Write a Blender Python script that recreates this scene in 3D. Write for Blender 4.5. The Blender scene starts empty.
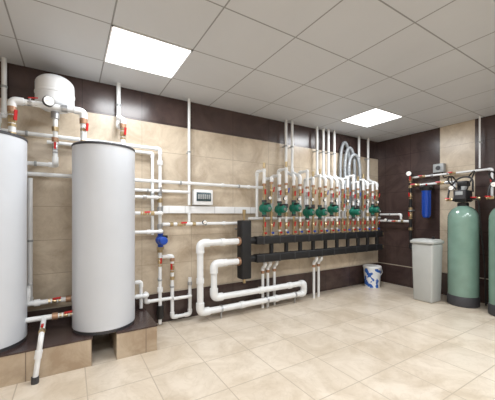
import bpy, bmesh, math, random
from mathutils import Vector, Matrix
random.seed(3)
sc = bpy.context.scene
sc.view_settings.view_transform = 'Standard'

H = 2.72; WB = 3.484; WR = 5.14; WL = -1.7; WF = -2.6
WE = WB-.001   # where things fixed to the back wall end

# ---------------------------------------------------------------- materials
def lin(c):
    return tuple(((v/255)/12.92 if v/255 <= .04045 else ((v/255+.055)/1.055)**2.4) for v in c)+(1,)

def mat(name, rgb, rough=.4, metal=0, noise=.04, scale=12, emis=None, spec=.5, coat=0):
    m = bpy.data.materials.new(name); m.use_nodes = True
    nt = m.node_tree; b = nt.nodes['Principled BSDF']
    c = lin(rgb)
    tc = nt.nodes.new('ShaderNodeTexCoord'); n = nt.nodes.new('ShaderNodeTexNoise')
    n.inputs['Scale'].default_value = scale; n.inputs['Detail'].default_value = 3
    r = nt.nodes.new('ShaderNodeValToRGB')
    r.color_ramp.elements[0].position = .3; r.color_ramp.elements[1].position = .7
    r.color_ramp.elements[0].color = tuple(max(0, v*(1-noise*2)) for v in c[:3])+(1,)
    r.color_ramp.elements[1].color = tuple(min(1, v*(1+noise)) for v in c[:3])+(1,)
    nt.links.new(tc.outputs['Object'], n.inputs['Vector'])
    nt.links.new(n.outputs['Fac'], r.inputs['Fac'])
    nt.links.new(r.outputs['Color'], b.inputs['Base Color'])
    b.inputs['Roughness'].default_value = rough; b.inputs['Metallic'].default_value = metal
    b.inputs['Specular IOR Level'].default_value = spec
    b.inputs['Coat Weight'].default_value = coat
    if emis:
        b.inputs['Emission Color'].default_value = (1, 1, 1, 1)
        b.inputs['Emission Strength'].default_value = emis
    return m

def tile_mat(name, ca, cb, grout, tw, th, axes, off=(0, 0), mortar=.004, rough=.3, nscale=2.0, bump=.15, spec=.5, vary=.06, vein=0):
    m = bpy.data.materials.new(name); m.use_nodes = True
    nt = m.node_tree; b = nt.nodes['Principled BSDF']; L = nt.links.new
    g = nt.nodes.new('ShaderNodeNewGeometry'); s = nt.nodes.new('ShaderNodeSeparateXYZ')
    L(g.outputs['Position'], s.inputs[0])
    cmb = nt.nodes.new('ShaderNodeCombineXYZ')
    for i, a in enumerate(axes):
        ad = nt.nodes.new('ShaderNodeMath'); ad.operation = 'SUBTRACT'; ad.inputs[1].default_value = off[i]
        L(s.outputs[a.upper()], ad.inputs[0]); L(ad.outputs[0], cmb.inputs[i])
    br = nt.nodes.new('ShaderNodeTexBrick'); br.offset = 0; br.squash = 1
    br.inputs['Scale'].default_value = 1; br.inputs['Brick Width'].default_value = tw
    br.inputs['Row Height'].default_value = th; br.inputs['Mortar Size'].default_value = mortar
    br.inputs['Mortar Smooth'].default_value = .1
    br.inputs['Color1'].default_value = (1-vary, 1-vary, 1-vary, 1); br.inputs['Color2'].default_value = (1, 1, 1, 1)
    br.inputs['Mortar'].default_value = (1, 1, 1, 1)
    L(cmb.outputs[0], br.inputs['Vector'])
    n = nt.nodes.new('ShaderNodeTexNoise'); n.inputs['Scale'].default_value = nscale
    n.inputs['Detail'].default_value = 9; n.inputs['Roughness'].default_value = .66; n.inputs['Distortion'].default_value = 1.0
    L(g.outputs['Position'], n.inputs['Vector'])
    r = nt.nodes.new('ShaderNodeValToRGB')
    r.color_ramp.elements[0].position = .36; r.color_ramp.elements[0].color = lin(ca)
    r.color_ramp.elements[1].position = .60; r.color_ramp.elements[1].color = lin(cb)
    L(n.outputs['Fac'], r.inputs['Fac'])
    mu = nt.nodes.new('ShaderNodeMix'); mu.data_type = 'RGBA'; mu.blend_type = 'MULTIPLY'; mu.inputs[0].default_value = 1
    L(r.outputs['Color'], mu.inputs[6]); L(br.outputs['Color'], mu.inputs[7])
    src = mu.outputs[2]
    if vein:
        n2 = nt.nodes.new('ShaderNodeTexNoise'); n2.inputs['Scale'].default_value = nscale*1.6
        n2.inputs['Detail'].default_value = 6; n2.inputs['Distortion'].default_value = 2.2
        L(g.outputs['Position'], n2.inputs['Vector'])
        r2 = nt.nodes.new('ShaderNodeValToRGB'); e = r2.color_ramp.elements
        e[0].position = .47; e[0].color = (1, 1, 1, 1); e[1].position = .53; e[1].color = (1, 1, 1, 1)
        k = e.new(.5); k.color = (1-vein, 1-vein*1.15, 1-vein*1.4, 1)
        L(n2.outputs['Fac'], r2.inputs['Fac'])
        mv = nt.nodes.new('ShaderNodeMix'); mv.data_type = 'RGBA'; mv.blend_type = 'MULTIPLY'; mv.inputs[0].default_value = 1
        L(src, mv.inputs[6]); L(r2.outputs['Color'], mv.inputs[7]); src = mv.outputs[2]
    mx = nt.nodes.new('ShaderNodeMix'); mx.data_type = 'RGBA'
    L(br.outputs['Fac'], mx.inputs[0]); L(src, mx.inputs[6]); mx.inputs[7].default_value = lin(grout)
    L(mx.outputs[2], b.inputs['Base Color'])
    b.inputs['Roughness'].default_value = rough; b.inputs['Specular IOR Level'].default_value = spec
    bp = nt.nodes.new('ShaderNodeBump'); bp.invert = True; bp.inputs['Strength'].default_value = bump
    bp.inputs['Distance'].default_value = .004
    L(br.outputs['Fac'], bp.inputs['Height']); L(bp.outputs[0], b.inputs['Normal'])
    return m

BE_A, BE_B = (184, 167, 146), (211, 197, 177)
BR_A, BR_B = (60, 47, 46), (80, 64, 61)
m_bx = tile_mat('beige_wall_tile_x', BE_A, BE_B, (165, 149, 130), .60, .335, 'xz', (.1, .37), .003, .3, 2.6, vein=.06)
m_by = tile_mat('beige_wall_tile_y', BE_A, BE_B, (165, 149, 130), .48, .335, 'yz', (1.89, .37), .003, .3, 2.6, vein=.06)
m_nx = tile_mat('brown_wall_tile_x', BR_A, BR_B, (46, 37, 36), .60, .34, 'xz', (.1, .02), .003, .25)
m_ny = tile_mat('brown_wall_tile_y', BR_A, BR_B, (46, 37, 36), .48, .335, 'yz', (1.89, .37), .003, .25)
m_fl = tile_mat('floor_tile', (200, 185, 165), (222, 210, 194), (178, 164, 146), .45, .45, 'xy', (.1, .1), .004, .28, 2.3, vary=.06, vein=.06)
m_ce = tile_mat('ceiling_tile', (203, 206, 211), (208, 211, 216), (146, 147, 149), .64, .60, 'xy', (.26, 2.375), .006, .5, .6, .4, vary=.01)
m_list = mat('listello_trim', (180, 168, 152), .3)
m_ppr = mat('white_ppr_plastic', (232, 234, 236), .35, noise=.02)
m_white = mat('white_enamel', (234, 236, 239), .35, noise=.01)
m_tank = mat('grey_tank_jacket', (208, 212, 219), .36, noise=.02, scale=3)
m_dark = mat('dark_grey_rim', (58, 58, 62), .5)
m_black = mat('black_insulation', (20, 20, 23), .6, noise=.1)
m_bplast = mat('black_plastic', (26, 26, 28), .35)
m_brass = mat('brass', (190, 170, 134), .3, .85, noise=.06)
m_steel = mat('steel', (190, 192, 196), .3, .85)
m_red = mat('red_handle', (188, 22, 24), .4)
m_orange = mat('copper_fitting', (170, 134, 108), .4, .5)
m_green = mat('green_pump_paint', (10, 104, 86), .4)
m_blue = mat('blue_plastic', (24, 72, 170), .3)
m_grey = mat('grey_plastic', (160, 164, 166), .4)
m_hose = mat('grey_corrugated_hose', (146, 150, 154), .4, .2)
m_bin = mat('light_grey_bin_plastic', (182, 184, 182), .45, noise=.02)
m_vessel = mat('green_frp_vessel', (120, 150, 138), .22, noise=.06, scale=6, coat=.5)
m_glass = mat('dark_window', (60, 78, 84), .12)
m_gauge = mat('gauge_face', (245, 245, 240), .4)
m_emit = mat('led_diffuser', (255, 255, 255), .5, emis=4.0, noise=0)

# ---------------------------------------------------------------- builder
def frame(d):
    d = d.normalized()
    a = Vector((0, 0, 1)) if abs(d.z) < .9 else Vector((1, 0, 0))
    u = d.cross(a).normalized(); v = d.cross(u).normalized()
    return u, v

class B:
    def __init__(s):
        s.bm = bmesh.new(); s.mats = []
    def mi(s, m):
        if m not in s.mats: s.mats.append(m)
        return s.mats.index(m)
    def rings(s, rings, m, cap=True):
        i = s.mi(m); n = len(rings[0])
        vr = [[s.bm.verts.new(p) for p in r] for r in rings]
        for a, b in zip(vr, vr[1:]):
            for k in range(n):
                f = s.bm.faces.new((a[k], a[(k+1) % n], b[(k+1) % n], b[k])); f.material_index = i; f.smooth = True
        if cap:
            for r in (vr[0][::-1], vr[-1]):
                f = s.bm.faces.new(r); f.material_index = i
    def lathe(s, o, d, prof, m, seg=20):
        o = Vector(o); d = Vector(d).normalized(); u, v = frame(d)
        R = []
        for r, h in prof:
            r = max(r, .0004)
            R.append([o+d*h+(u*math.cos(2*math.pi*k/seg)+v*math.sin(2*math.pi*k/seg))*r for k in range(seg)])
        s.rings(R, m)
    def cyl(s, a, b, r, m, seg=16):
        a = Vector(a); b = Vector(b); L = (b-a).length
        s.lathe(a, b-a, [(r, 0), (r, L)], m, seg)
    def tube(s, pts, r, m, fil=None, seg=12, n=6, ribs=0):
        pts = [Vector(p) for p in pts]
        if fil is None: fil = r*1.8
        out = [pts[0]]
        for i in range(1, len(pts)-1):
            p = pts[i]; d1 = (p-pts[i-1]); d2 = (pts[i+1]-p)
            c = min(fil, d1.length*.49, d2.length*.49); d1.normalize(); d2.normalize()
            if d1.dot(d2) > .999: out.append(p); continue
            A = p-d1*c; C = p+d2*c
            for k in range(n+1):
                t = k/n; out.append(A*(1-t)**2+p*2*t*(1-t)+C*t*t)
        out.append(pts[-1])
        if ribs:
            dn = [out[0]]
            for a, b in zip(out, out[1:]):
                k = max(1, int((b-a).length/ribs))
                for j in range(1, k+1): dn.append(a+(b-a)*(j/k))
            out = dn
        tang = []
        for i in range(len(out)):
            a = out[max(0, i-1)]; b = out[min(len(out)-1, i+1)]; tang.append((b-a).normalized())
        u, v = frame(tang[0]); R = []
        for i, p in enumerate(out):
            t = tang[i]; u = (u-t*u.dot(t)).normalized(); v = t.cross(u)
            rr = r*(1+(.12 if i % 2 else -.06)) if ribs else r
            R.append([p+(u*math.cos(2*math.pi*k/seg)+v*math.sin(2*math.pi*k/seg))*rr for k in range(seg)])
        s.rings(R, m)
    def box(s, c, size, m, bev=0, taper=None):
        i = s.mi(m)
        res = bmesh.ops.create_cube(s.bm, size=1, matrix=Matrix.Translation(c) @ Matrix.Diagonal((*size, 1)))
        vs = res['verts']
        if taper:
            for v in vs:
                if v.co.z < c[2]:
                    v.co.x = c[0]+(v.co.x-c[0])*taper; v.co.y = c[1]+(v.co.y-c[1])*taper
        fs = {f for v in vs for f in v.link_faces}
        for f in fs: f.material_index = i
        if bev:
            es = list({e for v in vs for e in v.link_edges})
            r = bmesh.ops.bevel(s.bm, geom=es, offset=bev, segments=3, profile=.5, affect='EDGES')
            for f in r['faces']: f.material_index = i; f.smooth = True
    def sphere(s, c, r, m, seg=14):
        prof = [(r*math.sin(math.pi*k/8), -r*math.cos(math.pi*k/8)) for k in range(9)]
        s.lathe(c, (0, 0, 1), prof, m, seg)
    def collar(s, p, d, r, m=None, k=1.3, L=1.8):
        p = Vector(p); d = Vector(d).normalized()
        s.cyl(p-d*r*L/2, p+d*r*L/2, r*k, m or m_ppr)
    def pipe(s, pts, r, m=None, clips=True, elbow=True, wall='b'):
        m = m or m_ppr; P = [Vector(p) for p in pts]
        s.tube(P, r, m)
        if elbow:
            for i in range(1, len(P)-1):
                d1 = (P[i]-P[i-1]).normalized(); d2 = (P[i+1]-P[i]).normalized()
                if d1.dot(d2) < .95:
                    l = min(r*3, (P[i]-P[i-1]).length*.48, (P[i+1]-P[i]).length*.48)
                    s.tube([P[i]-d1*l, P[i], P[i]+d2*l], r*1.28, m, fil=r*1.8)
        if clips:
            for a, b in zip(P, P[1:]):
                L = (b-a).length
                if L < .3: continue
                n = max(1, int(L/.75)); d = (b-a)/L
                for k in range(n):
                    p = a+(b-a)*((k+.5)/n)
                    if wall == 'b' and abs(d.y) < .1 and p.y > 3.25:
                        s.cyl(p-d*.01, p+d*.01, r*1.25, m_grey)
                        s.cyl(p, (p.x, WE, p.z), r*.45, m_grey, 8)
                    if wall == 'r' and abs(d.x) < .1:
                        s.cyl(p-d*.01, p+d*.01, r*1.25, m_grey)
                        s.cyl(p, (WR-.001, p.y, p.z), r*.45, m_grey, 8)
    def valve(s, p, d, r, hd=(0, -1, 0), hm=None, body=None):
        p = Vector(p); d = Vector(d).normalized(); h = Vector(hd).normalized(); body = body or m_brass
        s.lathe(p-d*r*2.6, d, [(r*1.3, 0), (r*1.3, r*.9), (r*1.0, r*1.0), (r*1.35, r*1.8), (r*1.4, r*2.6), (r*1.35, r*3.4), (r*1.0, r*4.2), (r*1.3, r*4.3), (r*1.3, r*5.2)], body, 8)
        s.cyl(p, p+h*r*2.1, r*.4, body, 8)
        e = p+h*r*2.1; w = d.cross(h).normalized()
        a = e-d*r*.6; b = e+d*r*2.8+h*r*.5
        u = w*r*.48; t = h*r*.22
        s.rings([[a-u-t, a+u-t, a+u+t, a-u+t], [b-u-t, b+u-t, b+u+t, b-u+t]], hm or m_red)
    def gauge(s, p, d, r):
        p = Vector(p); d = Vector(d).normalized()
        s.lathe(p, d, [(r*.9, 0), (r, .004), (r, .028), (r*.9, .032)], m_dark, 24)
        s.lathe(p+d*.0325, d, [(r*.86, 0), (r*.86, .002)], m_gauge, 24)
        u, v = frame(d); q = p+d*.036
        s.cyl(q-u*r*.1, q+u*r*.6+v*r*.2, r*.04, m_red, 6)
    def done(s, name):
        bmesh.ops.recalc_face_normals(s.bm, faces=s.bm.faces[:])
        me = bpy.data.meshes.new(name)
        co = [v.co for v in s.bm.verts]
        c = Vector(((min(v.x for v in co)+max(v.x for v in co))/2, (min(v.y for v in co)+max(v.y for v in co))/2, min(v.z for v in co)))
        for v in s.bm.verts: v.co -= c
        s.bm.to_mesh(me); s.bm.free()
        for m in s.mats: me.materials.append(m)
        me.set_sharp_from_angle(angle=math.radians(40))
        o = bpy.data.objects.new(name, me); o.location = c
        sc.collection.objects.link(o)
        return o

def bx(b, x0, x1, y0, y1, z0, z1, m, bev=0):
    b.box(((x0+x1)/2, (y0+y1)/2, (z0+z1)/2), (x1-x0, y1-y0, z1-z0), m, bev)

# ---------------------------------------------------------------- room
b = B(); bx(b, WL-.1, WR+.1, WF-.1, WB+.1, -.1, 0, m_fl); b.done('floor')
b = B(); bx(b, WL-.1, WR+.1, WF-.1, WB+.1, H, H+.1, m_ce); b.done('ceiling')
b = B()
for z0, z1, m in ((0, .36, m_nx), (.36, 2.38, m_bx), (2.38, H, m_nx)):
    bx(b, WL-.1, WR+.1, WB, WB+.1, z0, z1, m)
b.done('wall_back')
b = B(); bx(b, WL, WR, WB-.004, WB, .355, .370, m_list); b.done('trim_1')
b = B()
bx(b, WR, WR+.1, WF, WB, 0, .36, m_ny)
for y0, y1, m in ((WF, 1.89, m_ny), (1.89, 2.37, m_by), (2.37, WB, m_ny)):
    bx(b, WR, WR+.1, y0, y1, .36, H, m)
b.done('wall_right')
b = B(); bx(b, WR-.004, WR, WF, WB, .355, .370, m_list); b.done('trim_2')
b = B(); bx(b, WL-.1, WL, WF, WB, 0, .36, m_ny); bx(b, WL-.1, WL, WF, WB, .36, H, m_by); b.done('wall_left')
b = B(); bx(b, WL-.1, WR+.1, WF-.1, WF, 0, .36, m_nx); bx(b, WL-.1, WR+.1, WF-.1, WF, .36, H, m_bx); b.done('wall_front')

# ceiling panels: first two in view, the others added unseen as fill light
for (x0, y0) in ((.26, 2.375), (3.46, 2.375), (.26, -.025), (2.18, -.025), (3.46, -.025), (.26, -1.825), (3.46, -1.825), (-1.02, -.025)):
    b = B()
    x1 = x0+.64; y1 = y0+.6
    for q in ((x0, x1, y0, y0+.012), (x0, x1, y1-.012, y1), (x0, x0+.012, y0, y1), (x1-.012, x1, y0, y1)):
        bx(b, *q, H-.008, H, m_white)
    bx(b, x0+.012, x1-.012, y0+.012, y1-.012, H-.004, H, m_emit)
    p = b.done('ceiling_light_panel')
    l = bpy.data.lights.new('led_lamp', 'AREA'); l.shape = 'RECTANGLE'; l.size = .6; l.size_y = .56
    l.energy = 27 if y0 < 2 else 25; l.color = (.94, .975, 1)
    lo = bpy.data.objects.new('led_lamp', l); sc.collection.objects.link(lo); lo.parent = p
    lo.location = (0, 0, -.006)

# ---------------------------------------------------------------- plinths and tanks
PZ = .24; PF = 2.80
m_plf = tile_mat('plinth_tile', (168, 147, 124), (200, 183, 161), (135, 118, 102), .45, .3, 'xz', (.15, -.06), .004, .35)
for x0, x1 in ((WL+.002, .152), (.348, .70)):
    b = B()
    bx(b, x0, x1, PF, WE, 0, PZ-.012, m_plf)
    bx(b, x0, x1+(.006), PF-.006, WE, PZ-.012, PZ, m_nx)
    b.done('tiled_plinth')

def heater(x, y):
    b = B(); R = .27; t = 1.944
    b.lathe((x, y, PZ), (0, 0, 1), [(R-.02, 0), (R-.006, 0), (R-.006, .035), (R-.02, .035)], m_dark, 64)
    b.lathe((x, y, PZ+.03), (0, 0, 1), [(R, 0), (R, t-PZ-.06)], m_tank, 64)
    b.lathe((x, y, t-.032), (0, 0, 1), [(R+.004, 0), (R+.004, .016), (R-.004, .024)], m_dark, 64)
    b.lathe((x, y, t-.012), (0, 0, 1), [(R-.006, 0), (R-.03, .010), (R*.4, .018), (0, .02)], m_grey, 64)
    b.cyl((x, y, t), (x, y, t+.03), .03, m_brass)
    return b
TY = 3.08
b = heater(-.59, TY); b.cyl((-.42, TY, 1.93), (-.42, TY, 1.98), .03, m_brass); b.done('water_heater_tank')
b = heater(.277, TY); b.cyl((.1, TY, 1.93), (.1, TY, 1.98), .028, m_brass); b.cyl((.44, TY, 1.93), (.44, TY, 1.98), .028, m_brass); b.done('water_heater_tank')

# expansion tank
b = B(); ex, ey = -.127, 3.27
prof = []
for k in range(0, 9):
    a = math.pi/2*k/8; prof.append((.157*math.sin(a), -.075*math.cos(a)))
for k in range(0, 9):
    a = math.pi/2*k/8; prof.append((.157*math.cos(a), .17+.095*math.sin(a)))
b.lathe((ex, ey, 2.335), (0, 0, 1), prof, m_white, 40)
b.lathe((ex, ey, 2.41), (0, 0, 1), [(.158, 0), (.162, .004), (.162, .018), (.158, .022)], m_white, 40)
b.cyl((ex, ey, 2.2), (ex, ey, 2.27), .035, m_steel)
b.box((ex, ey+.17, 2.42), (.05, .085, .12), m_white, .005)
b.done('expansion_tank')

# ---------------------------------------------------------------- pipes, left area
Y = 3.40; r = .019
def P(pts, rr=r, m=None, extra=None, name='water_pipe', **k):
    b = B(); b.pipe(pts, rr, m, **k)
    if extra: extra(b)
    return b.done(name)
def ex1(b):
    b.valve((-.42, TY, 2.09), (0, 0, 1), .024, (.6, -1, 0))
    b.collar((-.42, TY, 2.17), (0, 0, 1), .026, m_orange)
    b.valve((-.30, TY, 2.25), (1, 0, 0), .02, (0, -.2, 1), body=m_steel); b.gauge((-.17, TY-.05, 2.27), (.3, -1, 0), .045)
    b.cyl((-.17, TY-.05, 2.27), (-.17, TY, 2.25), .01, m_brass)
    b.collar((-.05, TY, 2.25), (1, 0, 0), .026, m_steel)
    b.valve((.1, TY, 2.08), (0, 0, 1), .02, (.7, -1, 0))
    b.collar((.1, TY, 2.16), (0, 0, 1), .026, m_orange)
P([(-.42, TY, 1.97), (-.42, TY, 2.25), (.1, TY, 2.25), (.1, TY, 1.97)], .026, extra=ex1, clips=False)
def ex2(b):
    b.valve((.44, TY, 2.09), (0, 0, 1), .02, (.3, -1, 0)); b.collar((.44, TY, 2.17), (0, 0, 1), .024, m_orange)
    b.sphere((.40, TY-.03, 2.24), .03, m_white)
P([(.44, TY, 1.97), (.44, TY, 2.24), (.44, Y, 2.24), (.44, Y, H)], .022, extra=ex2)
P([(-.52, TY+.05, 1.96), (-.52, TY+.05, 2.12), (-.52, Y, 2.2), (-.52, Y, H)], .02)
def ex3(b):
    b.valve((-.127, 3.27, 1.92), (0, 0, 1), .018, body=m_steel); b.collar((-.127, 3.27, 2.1), (0, 0, 1), .022, m_brass)
    b.collar((-.127, 3.27, 2.0), (0, 0, 1), .022, m_orange)
P([(-.127, 3.27, 2.2), (-.127, 3.27, 1.78), (-.127, Y, 1.78), (-.45, Y, 1.78)], .02, extra=ex3)
def ex4(b):
    for z, m in ((1.9, m_ppr), (1.46, m_brass), (1.36, m_steel), (1.16, m_steel), (.88, m_brass), (.42, m_ppr)):
        b.collar((.886, Y, z), (0, 0, 1), .023, m, 1.4, 2.2)
    b.valve((.886, Y, 1.56), (0, 0, 1), .019, hm=m_steel, body=m_steel)
    b.valve((.886, Y, .74), (0, 0, 1), .019)
    b.collar((.886, Y, .16), (0, 0, 1), .03, m_bplast, 1.3, 5)
P([(-1.6, Y, 2.06), (.886, Y, 2.06), (.886, Y, .02)], .02, extra=ex4)
P([(-.9, Y, 1.68), (2.35, Y, 1.68)], .02, extra=lambda b: [b.collar((x, Y, 1.68), (1, 0, 0), .02) for x in (.8, 1.24, 1.7, 2.1)])
P([(.25, Y, 1.57), (1.24, Y, 1.57)], .018)
P([(-.33, Y, 1.64), (-.33, Y, .45), (-.1, Y, .45)], .02)
P([(-.2, Y, 2.0), (.80, 3.40, 2.0), (.80, 3.40, 1.06)], .017)
def v1(b):
    b.valve((.70, 3.33, 1.31), (1, 0, 0), .018, (0, -1, .3)); b.collar((.78, 3.33, 1.31), (1, 0, 0), .022, m_brass)
P([(.42, 3.33, 1.31), (.886, 3.33, 1.31), (.886, Y, 1.31)], .019, extra=v1, clips=False)
P([(.42, 3.33, 1.49), (.84, 3.33, 1.49), (.84, Y, 1.49)], .017, clips=False, extra=lambda b: b.collar((.7, 3.33, 1.49), (1, 0, 0), .02, m_steel))
P([(.42, 3.33, 1.10), (.886, 3.33, 1.10), (.886, Y, 1.10)], .019, clips=False, extra=lambda b: b.collar((.74, 3.33, 1.1), (1, 0, 0), .02))
P([(.42, 3.30, .40), (.72, 3.30, .40), (.72, Y, .40), (.72, Y, .30), (1.05, Y, .30)], .02, clips=False, extra=lambda b: b.collar((.62, 3.30, .40), (1, 0, 0), .02))
P([(.45, 3.33, .55), (.66, 3.33, .55), (.66, 3.33, .26)], .018, clips=False)
# blue pump on wall riser
b = B(); px_, pz_ = .886, 1.0
b.lathe((px_, 3.375, pz_), (0, -1, 0), [(.02, -.03), (.055, -.02), (.06, .02), (.05, .05)], m_blue, 24)
b.lathe((px_, 3.325, pz_), (0, -1, 0), [(.048, 0), (.048, .08), (.04, .095), (.02, .1)], m_blue, 24)
b.cyl((px_, 3.38, pz_-.09), (px_, 3.38, pz_+.09), .032, m_blue)
b.cyl((px_, 3.38, pz_-.11), (px_, 3.38, pz_-.08), .042, m_brass, 6)
b.cyl((px_, 3.38, pz_+.08), (px_, 3.38, pz_+.11), .042, m_brass, 6)
b.box((px_+.02, 3.27, pz_+.045), (.05, .06, .03), m_bplast, .004)
b.done('circulation_pump')
# trunking / panel
b = B(); bx(b, .93, 2.24, WB-.05, WE, 1.31, 1.40, m_white, .004)
for x in (1.0, 1.2, 1.6, 1.9, 2.15): bx(b, x, x+.003, WB-.052, WB-.04, 1.31, 1.40, m_grey)
b.done('cable_trunking')
b = B(); bx(b, 1.305, 1.56, WB-.09, WE, 1.415, 1.61, m_white, .01)
bx(b, 1.335, 1.53, WB-.098, WB-.085, 1.465, 1.575, m_glass, .004)
for k in range(6): bx(b, 1.35+k*.029, 1.372+k*.029, WB-.104, WB-.09, 1.49, 1.55, m_grey, .002)
b.done('electrical_panel')
P([(1.24, Y, H), (1.24, Y, 1.41)], .017)
P([(1.24, Y, 1.31), (1.24, Y, 1.18)], .017, clips=False)
def v2(b):
    b.valve((1.14, Y, 1.18), (1, 0, 0), .02, (0, -1, .4)); b.collar((1.3, Y, 1.18), (1, 0, 0), .022, m_brass)
    b.collar((1.02, Y, 1.18), (1, 0, 0), .022, m_brass); b.collar((1.72, Y, 1.18), (1, 0, 0), .02)
    b.gauge((1.42, Y-.04, 1.2), (0, -1, 0), .028)
P([(.91, Y, 1.18), (2.0, Y, 1.18)], .02, extra=v2)
# u loop at floor
def v3(b):
    b.valve((1.03, Y, .66), (0, 0, 1), .02, (-.5, -1, 0)); b.collar((1.03, Y, .54), (0, 0, 1), .022, m_brass)
    b.collar((1.03, Y, .76), (0, 0, 1), .022, m_orange); b.collar((1.25, Y, .45), (0, 0, 1), .022, m_steel)
P([(.91, Y, .80), (1.03, Y, .80), (1.03, Y, .07), (1.25, Y, .07), (1.25, Y, .52)], .021, extra=v3)
P([(1.03, 3.36, .30), (1.25, 3.36, .30)], .02, clips=False)
# lower left piping between tanks
def v4(b):
    b.valve((-.13, 3.2, .50), (1, 0, 0), .018, (0, -1, .8)); b.collar((-.26, 3.2, .5), (1, 0, 0), .024)
    b.collar((-.02, 3.2, .5), (1, 0, 0), .024, m_orange)
P([(-.36, 3.2, .50), (.05, 3.2, .50)], .022, extra=v4, clips=False)
def v5(b):
    b.collar((-.12, 3.05, .4), (1, 0, 0), .024, m_orange); b.valve((-.04, 3.05, .40), (1, 0, 0), .018, (0, -1, .8))
P([(-.34, 3.05, .40), (.03, 3.05, .40)], .022, extra=v5, clips=False)
P([(-.33, 3.2, .5), (-.33, 3.2, .62), (-.33, 3.38, .62)], .02, clips=False)
b = B()
b.tube([(-.20, 3.05, .40), (-.20, 2.9, .36), (-.20, 2.755, .33), (-.235, 2.735, .03)], .019, m_ppr, .05)
b.valve((-.20, 2.86, .348), (0, 1, -.1), .018, (0, 0, 1))
b.cyl((-.235, 2.735, 0), (-.235, 2.735, .05), .026, m_dark)
b.cyl((-.211, 2.75, .24), (-.22, 2.745, .18), .025, m_ppr)
b.done('drain_pipe')

# ---------------------------------------------------------------- hydraulic separator and large pipes
b = B()
bx(b, 1.865, 2.005, 3.17, 3.31, .46, 1.22, m_black, .012)
b.cyl((1.935, 3.24, 1.22), (1.935, 3.24, 1.30), .014, m_brass); b.cyl((1.935, 3.24, 1.29), (1.935, 3.24, 1.36), .024, m_brass)
b.cyl((1.935, 3.24, .40), (1.935, 3.24, .46), .02, m_brass)
for z in (.62, 1.1): b.cyl((1.935, 3.3, z), (1.935, WE, z), .012, m_steel)
for z in (.95, .69): b.cyl((1.84, 3.24, z), (1.88, 3.24, z), .055, m_orange)
for z in (.95, .71): b.cyl((1.99, 3.24, z), (2.09, 3.24, z), .045, m_black)
b.done('hydraulic_separator')
BY = 3.24; R2 = .039
def supp(b, xs, z, y=BY):
    for x in xs:
        b.cyl((x-.012, y, z), (x+.012, y, z), R2*1.2, m_steel); b.cyl((x, y, 0), (x, y, z-R2), .01, m_steel, 8)
b = B()
b.pipe([(1.84, BY, .95), (1.32, BY, .95), (1.32, BY, .12), (2.97, BY, .12), (2.97, BY, .27), (2.4, BY, .27), (1.50, BY, .27), (1.50, BY, .69), (1.84, BY, .69)], R2, clips=False)
for p, d in (((1.62, BY, .95), (1, 0, 0)), ((1.65, BY, .69), (1, 0, 0)), ((1.32, BY, .5), (0, 0, 1)), ((1.9, BY, .12), (1, 0, 0)), ((2.45, BY, .12), (1, 0, 0)), ((2.2, BY, .27), (1, 0, 0)), ((2.7, BY, .27), (1, 0, 0))):
    b.collar(p, d, R2, m_ppr, 1.2, 1.5)
supp(b, (1.6, 2.3, 2.8), .12)
b.done('boiler_main_pipe')

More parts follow.
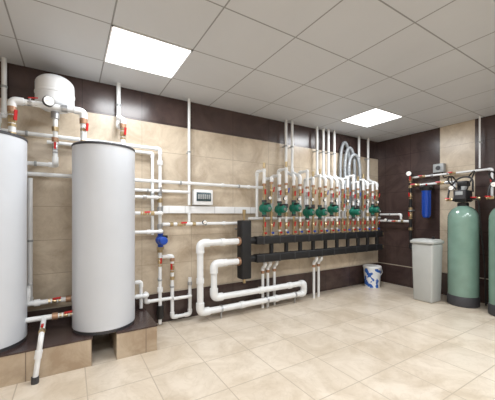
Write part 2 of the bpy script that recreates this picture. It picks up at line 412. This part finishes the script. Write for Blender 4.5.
# ---------------------------------------------------------------- manifold
MY = 3.22
for z in (.95, .71):
    b = B()
    b.box(((2.09+4.82)/2, MY, z), (4.82-2.09, .11, .106), m_black, .012)
    x = 2.2
    while x < 4.8:
        b.box((x, MY, z), (.012, .116, .112), m_dark); x += .27
    b.cyl((4.82, MY, z), (4.86, MY, z), .04, m_brass)
    for x in (2.3, 3.4, 4.6): bx(b, x-.015, x+.015, MY+.04, WE, z-.015, z+.015, m_steel)
    b.done('insulated_manifold_header')
GX = [2.30+.262*i for i in range(10)]
UP = {2: 'ac', 4: 'c', 5: 'ac', 6: 'a', 8: 'c', 9: 'c'}
for i, gx in enumerate(GX):
    b = B(); a = gx-.06; c = gx+.06
    rr = .019
    b.cyl((c, MY, .75), (c, MY, .91), .03, m_black)
    for q, mm in ((a, m_red), (c, m_blue)):
        b.cyl((q, MY, 1.0), (q, MY, 1.06), .024, m_brass)
        b.cyl((q, MY-.02, 1.045), (q, MY-.05, 1.045), .014, mm, 12)
    b.cyl((a, MY, 1.0), (a, MY, 1.75), rr*.9, m_ppr if i % 2 else m_brass)
    b.cyl((c, MY, 1.0), (c, MY, 1.75), rr*.9, m_brass if i % 3 == 0 else m_ppr)
    b.valve((a, MY, 1.14), (0, 0, 1), .020, (-.3, -1, 0)); b.valve((c, MY, 1.14), (0, 0, 1), .019, (.3, -1, 0))
    if i not in (6, 8):
        z = (1.38, 1.37, 1.39, 1.33, 1.33, 1.38, 0, 1.34, 0, 1.38)[i]
        gm = m_green
        b.lathe((a, MY+.02, z), (0, -1, 0), [(.03, -.03), (.06, -.02), (.062, .02), (.05, .045)], gm, 20)
        b.lathe((a, MY-.02, z), (0, -1, 0), [(.048, 0), (.052, .02), (.052, .08), (.044, .095), (.02, .10)], gm, 20)
        b.cyl((a, MY-.12, z), (a, MY-.128, z), .02, m_steel)
        b.cyl((a, MY, z-.085), (a, MY, z+.085), .03, gm)
        for dz in (-.1, .1): b.cyl((a, MY, z+dz-.014), (a, MY, z+dz+.014), .034, m_dark, 6)
        b.box((a, MY-.06, z+.058), (.06, .06, .035), m_bplast, .005)
    else:
        b.collar((a, MY, 1.3), (0, 0, 1), .022, m_steel, 1.5, 5)
        b.valve((a, MY, 1.42), (0, 0, 1), .018, (-.3, -1, 0))
    b.collar((c, MY, 1.30), (0, 0, 1), .02, m_brass, 1.5, 3)
    b.collar((c, MY, 1.42), (0, 0, 1), .02, m_dark if i % 2 else m_steel, 1.4, 3)
    b.valve((a, MY, 1.58), (0, 0, 1), .020, (-.3, -1, 0), body=m_steel if i % 2 else m_brass); b.valve((c, MY, 1.62), (0, 0, 1), .019, (.3, -1, 0), hm=(m_blue if i % 3 == 1 else m_red))
    b.gauge((gx, MY-.03, 1.52), (-.2, -1, 0), .024)
    b.cyl((c, MY, 1.52), (gx, MY-.02, 1.52), .008, m_brass, 8)
    b.collar((a, MY, 1.70), (0, 0, 1), .022, m_orange, 1.25, 1.4); b.collar((c, MY, 1.73), (0, 0, 1), .022, m_orange, 1.25, 1.4)
    up = UP.get(i, '')
    for k, xx in (('a', a), ('c', c)):
        if k in up:
            b.pipe([(xx, MY, 1.72), (xx, MY, 1.86), (xx, Y, 1.94), (xx, Y, H)], .021)
        else:
            t = 1.80+.05*((i*7+(k == 'a')*2) % 4)
            b.cyl((xx, MY, 1.72), (xx, MY, t), .021, m_ppr)
            b.pipe([(xx, MY, t-.03), (xx, MY, t), (xx, Y, t), (xx, Y, 1.26)], .02, clips=False)
            if (i+(k == 'a')) % 2: b.cyl((xx, MY, t), (xx, MY, t+.05), .01, m_brass); b.cyl((xx, MY, t+.03), (xx, MY, t+.1), .02, m_brass)
    b.cyl((gx, MY+.05, .71), (gx, WE, .71), .008, m_steel)
    b.done('circulation_pump_group')
P([(2.1, Y, 1.24), (5.08, Y, 1.24)], .019)
P([(3.9, Y, 1.36), (5.08, Y, 1.36)], .017)
for x, y in ((2.27, 3.30), (2.37, 3.32), (2.5, 3.34), (3.22, 3.28), (3.34, 3.3)):
    P([(x, y-.06, .70), (x, y-.06, .60), (x, y, .55), (x, y, .0)], .02, clips=False, extra=lambda b: b.collar((x, y, .5), (0, 0, 1), .022, m_orange))
# corrugated hoses
b = B()
for k, (x0, x1, zt) in enumerate(((3.98, 4.22, 2.56), (4.04, 4.30, 2.46), (4.08, 4.38, 2.34))):
    yy = 3.42-.05*k
    pts = [(x0+.02*k, yy, 1.5)]
    for j in range(1, 24):
        t = j/24; a = math.pi*t
        pts.append(((x0+x1)/2-(x1-x0)/2*math.cos(a), yy, 1.9+(zt-1.9)*math.sin(a)**.6))
    pts += [(x1, yy, 1.45)]
    b.tube(pts, .027, m_hose, fil=.01, n=2, ribs=.012)
    bx(b, (x0+x1)/2-.01, (x0+x1)/2+.01, yy, WE, zt-.04, zt-.02, m_steel)
b.done('corrugated_hose_bundle')

# ---------------------------------------------------------------- right wall equipment
XR = 5.02
def v6(b):
    b.valve((XR, 3.05, 1.18), (0, 1, 0), .018, (-1, 0, 0)); b.collar((XR, 2.92, 1.18), (0, 1, 0), .022, m_brass)
    b.gauge((XR-.04, 3.2, 1.2), (-1, 0, 0), .03)
P([(XR, 3.38, 1.18), (XR, 2.81, 1.18)], .02, wall='r', extra=v6)
P([(XR, 3.36, 1.30), (XR, 2.95, 1.30), (XR, 2.95, 1.21)], .017, wall='r')
def v7(b):
    b.valve((XR, 2.78, 1.90), (0, 0, 1), .02, (-1, -.3, 0)); b.collar((XR, 2.78, 1.78), (0, 0, 1), .024, m_brass)
    b.gauge((XR-.05, 2.78, 2.0), (-1, -.4, 0), .045); b.collar((XR, 2.78, 1.4), (0, 0, 1), .024, m_brass)
    b.collar((XR, 2.78, 1.05), (0, 0, 1), .026, m_brass); b.valve((XR, 2.78, 1.28), (0, 0, 1), .022, (-1, 0, 0))
    b.valve((XR, 2.78, 1.62), (0, 0, 1), .02, (-1, 0, 0))
P([(XR, 2.78, 2.02), (XR, 2.78, .72), (XR, 2.66, .72)], .023, m_bplast, wall='r', extra=v7, name='filtration_pipe')
def v8(b):
    b.valve((XR, 2.30, 1.80), (0, 1, 0), .02, (-1, 0, .3)); b.collar((XR, 2.64, 1.80), (0, 1, 0), .022, m_brass)
    b.valve((XR, 2.70, 1.80), (0, 1, 0), .02, (-1, 0, .3)); b.collar((XR, 2.2, 1.80), (0, 1, 0), .022, m_steel)
P([(XR, 2.78, 1.80), (XR, 2.10, 1.80), (4.98, 2.10, 1.66)], .017, m_ppr, clips=False, name='filtration_pipe', extra=v8)
def v9(b):
    for y in (2.6, 2.15): b.valve((XR+.04, y, 1.94), (0, 1, 0), .018, (-1, 0, .3))
    b.collar((XR+.04, 2.45, 1.94), (0, 1, 0), .02, m_steel)
    b.valve((XR+.04, 1.66, 1.75), (0, 0, 1), .018, (-1, 0, .3))
P([(XR+.04, 2.78, 1.94), (XR+.04, 1.66, 1.94), (XR+.04, 1.66, 1.55)], .016, m_ppr, wall='r', name='filtration_pipe', extra=v9)
# blue filter
b = B(); fy = 2.51; fx = 5.0
b.lathe((fx, fy, 1.26), (0, 0, 1), [(.02, -.02), (.045, -.01), (.058, .015), (.062, .4), (.07, .41), (.07, .44)], m_blue, 28)
for k in range(8):
    a = k*math.pi/4; b.cyl((fx+.06*math.cos(a), fy+.06*math.sin(a), 1.29), (fx+.062*math.cos(a), fy+.062*math.sin(a), 1.64), .006, m_blue, 6)
b.lathe((fx, fy, 1.69), (0, 0, 1), [(.074, 0), (.078, .01), (.078, .06), (.05, .085), (.02, .09)], m_bplast, 28)
b.cyl((fx, fy-.1, 1.75), (fx, fy+.1, 1.75), .026, m_bplast); bx(b, 5.03, WR-.001, fy-.05, fy+.05, 1.69, 1.80, m_bplast, .005)
b.cyl((fx, fy, 1.76), (fx, fy, 1.805), .012, m_red)
b.done('water_filter_housing')
# control boxes
b = B(); bx(b, 5.06, WR-.001, 2.28, 2.44, 1.98, 2.12, m_grey, .01); b.cyl((5.065, 2.36, 2.05), (5.05, 2.36, 2.05), .035, m_dark)
b.tube([(5.1, 2.32, 1.99), (5.1, 2.30, 1.88), (5.0, 2.15, 1.90), (4.92, 2.1, 1.78)], .008, m_bplast, .1)
b.done('control_box')
b = B(); b.pipe([(XR+.03, 1.80, H), (XR+.03, 1.80, 1.97)], .012, wall='r'); b.done('cable_conduit')

def vessel(x, y):
    b = B(); R = .187
    b.lathe((x, y, 0), (0, 0, 1), [(R-.01, 0), (R+.006, .01), (R+.006, .13), (R-.006, .15)], m_dark, 48)
    prof = [(R-.004, .13), (R, .16), (R, 1.24)]
    for k in range(1, 9):
        a = math.pi/2*k/8; prof.append((max(R*math.cos(a), .05), 1.24+.19*math.sin(a)))
    b.lathe((x, y, 0), (0, 0, 1), prof, m_vessel, 48)
    b.lathe((x, y, 1.42), (0, 0, 1), [(.065, 0), (.07, .01), (.07, .04), (.055, .05)], m_bplast, 28)
    b.box((x, y, 1.56), (.20, .16, .17), m_bplast, .02)
    b.box((x-.10, y, 1.58), (.05, .15, .13), m_dark, .01)
    b.box((x-.128, y, 1.60), (.004, .09, .05), m_grey, .001)
    b.cyl((x, y-.12, 1.52), (x, y+.13, 1.52), .028, m_bplast)
    b.cyl((x+.02, y+.05, 1.64), (x+.02, y+.05, 1.72), .03, m_bplast)
    b.cyl((x-.05, y-.03, 1.64), (x-.05, y-.03, 1.70), .035, m_grey)
    b.gauge((x-.12, y+.1, 1.68), (-1, -.3, 0), .035); b.cyl((x-.11, y+.1, 1.68), (x-.04, y+.05, 1.6), .009, m_brass, 8)
    b.box((x+.02, y, 1.74), (.12, .13, .08), m_bplast, .015)
    b.tube([(x, y+.13, 1.52), (x, y+.20, 1.52), (x+.05, y+.20, 1.7), (x+.12, y+.1, 1.86), (x+.1, y-.08, 1.84), (x+.05, y-.1, 1.62)], .013, m_bplast, .09)
    b.tube([(x-.02, y-.12, 1.52), (x-.04, y-.2, 1.5), (x-.02, y-.21, 1.2), (x+.1, y-.22, .6), (x+.14, y-.22, .02)], .009, m_bplast, .09)
    b.tube([(x-.06, y+.06, 1.66), (x-.1, y+.17, 1.8), (x+.06, y+.18, 1.9), (x+.17, y+.12, 1.75)], .011, m_bplast, .09)
    b.tube([(x-.06, y-.06, 1.62), (x-.12, y-.12, 1.72), (x-.08, y-.16, 1.86), (x+.05, y-.12, 1.93), (x+.16, y, 1.85)], .009, m_bplast, .09)
    for yy in (-.16, .17):
        b.valve((x, y+yy, 1.52), (0, 1, 0), .018, (-1, 0, .4))
    b.done('water_softener_tank')
vessel(4.83, 1.92); vessel(4.75, 1.40)
# brine bin
b = B(); cx, cy = 4.60, 2.30
b.box((cx, cy, .43), (.31, .31, .86), m_bin, .025, taper=.88)
b.box((cx, cy, .885), (.34, .34, .05), m_bin, .018)
b.box((cx, cy, .915), (.29, .29, .02), m_bin, .009)
b.cyl((cx+.08, cy-.05, .91), (cx+.08, cy-.05, .96), .02, m_bplast)
b.done('brine_tank')
# bucket
m_buck = bpy.data.materials.new('printed_bucket'); m_buck.use_nodes = True
nt = m_buck.node_tree; bs = nt.nodes['Principled BSDF']
tc = nt.nodes.new('ShaderNodeTexCoord'); n = nt.nodes.new('ShaderNodeTexNoise'); n.inputs['Scale'].default_value = 9
rp = nt.nodes.new('ShaderNodeValToRGB'); rp.color_ramp.interpolation = 'CONSTANT'
rp.color_ramp.elements[0].color = lin((40, 95, 180)); rp.color_ramp.elements[1].color = lin((225, 228, 232)); rp.color_ramp.elements[1].position = .46
nt.links.new(tc.outputs['Object'], n.inputs['Vector']); nt.links.new(n.outputs['Fac'], rp.inputs['Fac']); nt.links.new(rp.outputs['Color'], bs.inputs['Base Color'])
b = B(); ux, uy = 4.64, 3.26
b.lathe((ux, uy, 0), (0, 0, 1), [(.125, 0), (.148, .34)], m_buck, 32)
b.lathe((ux, uy, .34), (0, 0, 1), [(.152, 0), (.156, .006), (.156, .03), (.148, .036), (.138, .03)], m_white, 32)
b.tube([(ux-.155*math.cos(t), uy-.06-.09*math.sin(t), .35-.12*math.sin(t)) for t in [math.pi*k/12 for k in range(13)]], .004, m_white, .005)
b.done('plastic_bucket')

# ---------------------------------------------------------------- camera, world
w = bpy.data.worlds.new('w'); sc.world = w; w.use_nodes = True
w.node_tree.nodes['Background'].inputs[0].default_value = (.8, .85, .9, 1); w.node_tree.nodes['Background'].inputs[1].default_value = .3
cam = bpy.data.cameras.new('camera'); co = bpy.data.objects.new('camera', cam); sc.collection.objects.link(co)
cam.sensor_width = 36; cam.lens = 36*288/495; cam.shift_y = 15/495; cam.clip_start = .05
co.location = (0, 0, 1.29)
co.rotation_euler = (math.radians(90), 0, math.radians(-31.5))
sc.camera = co
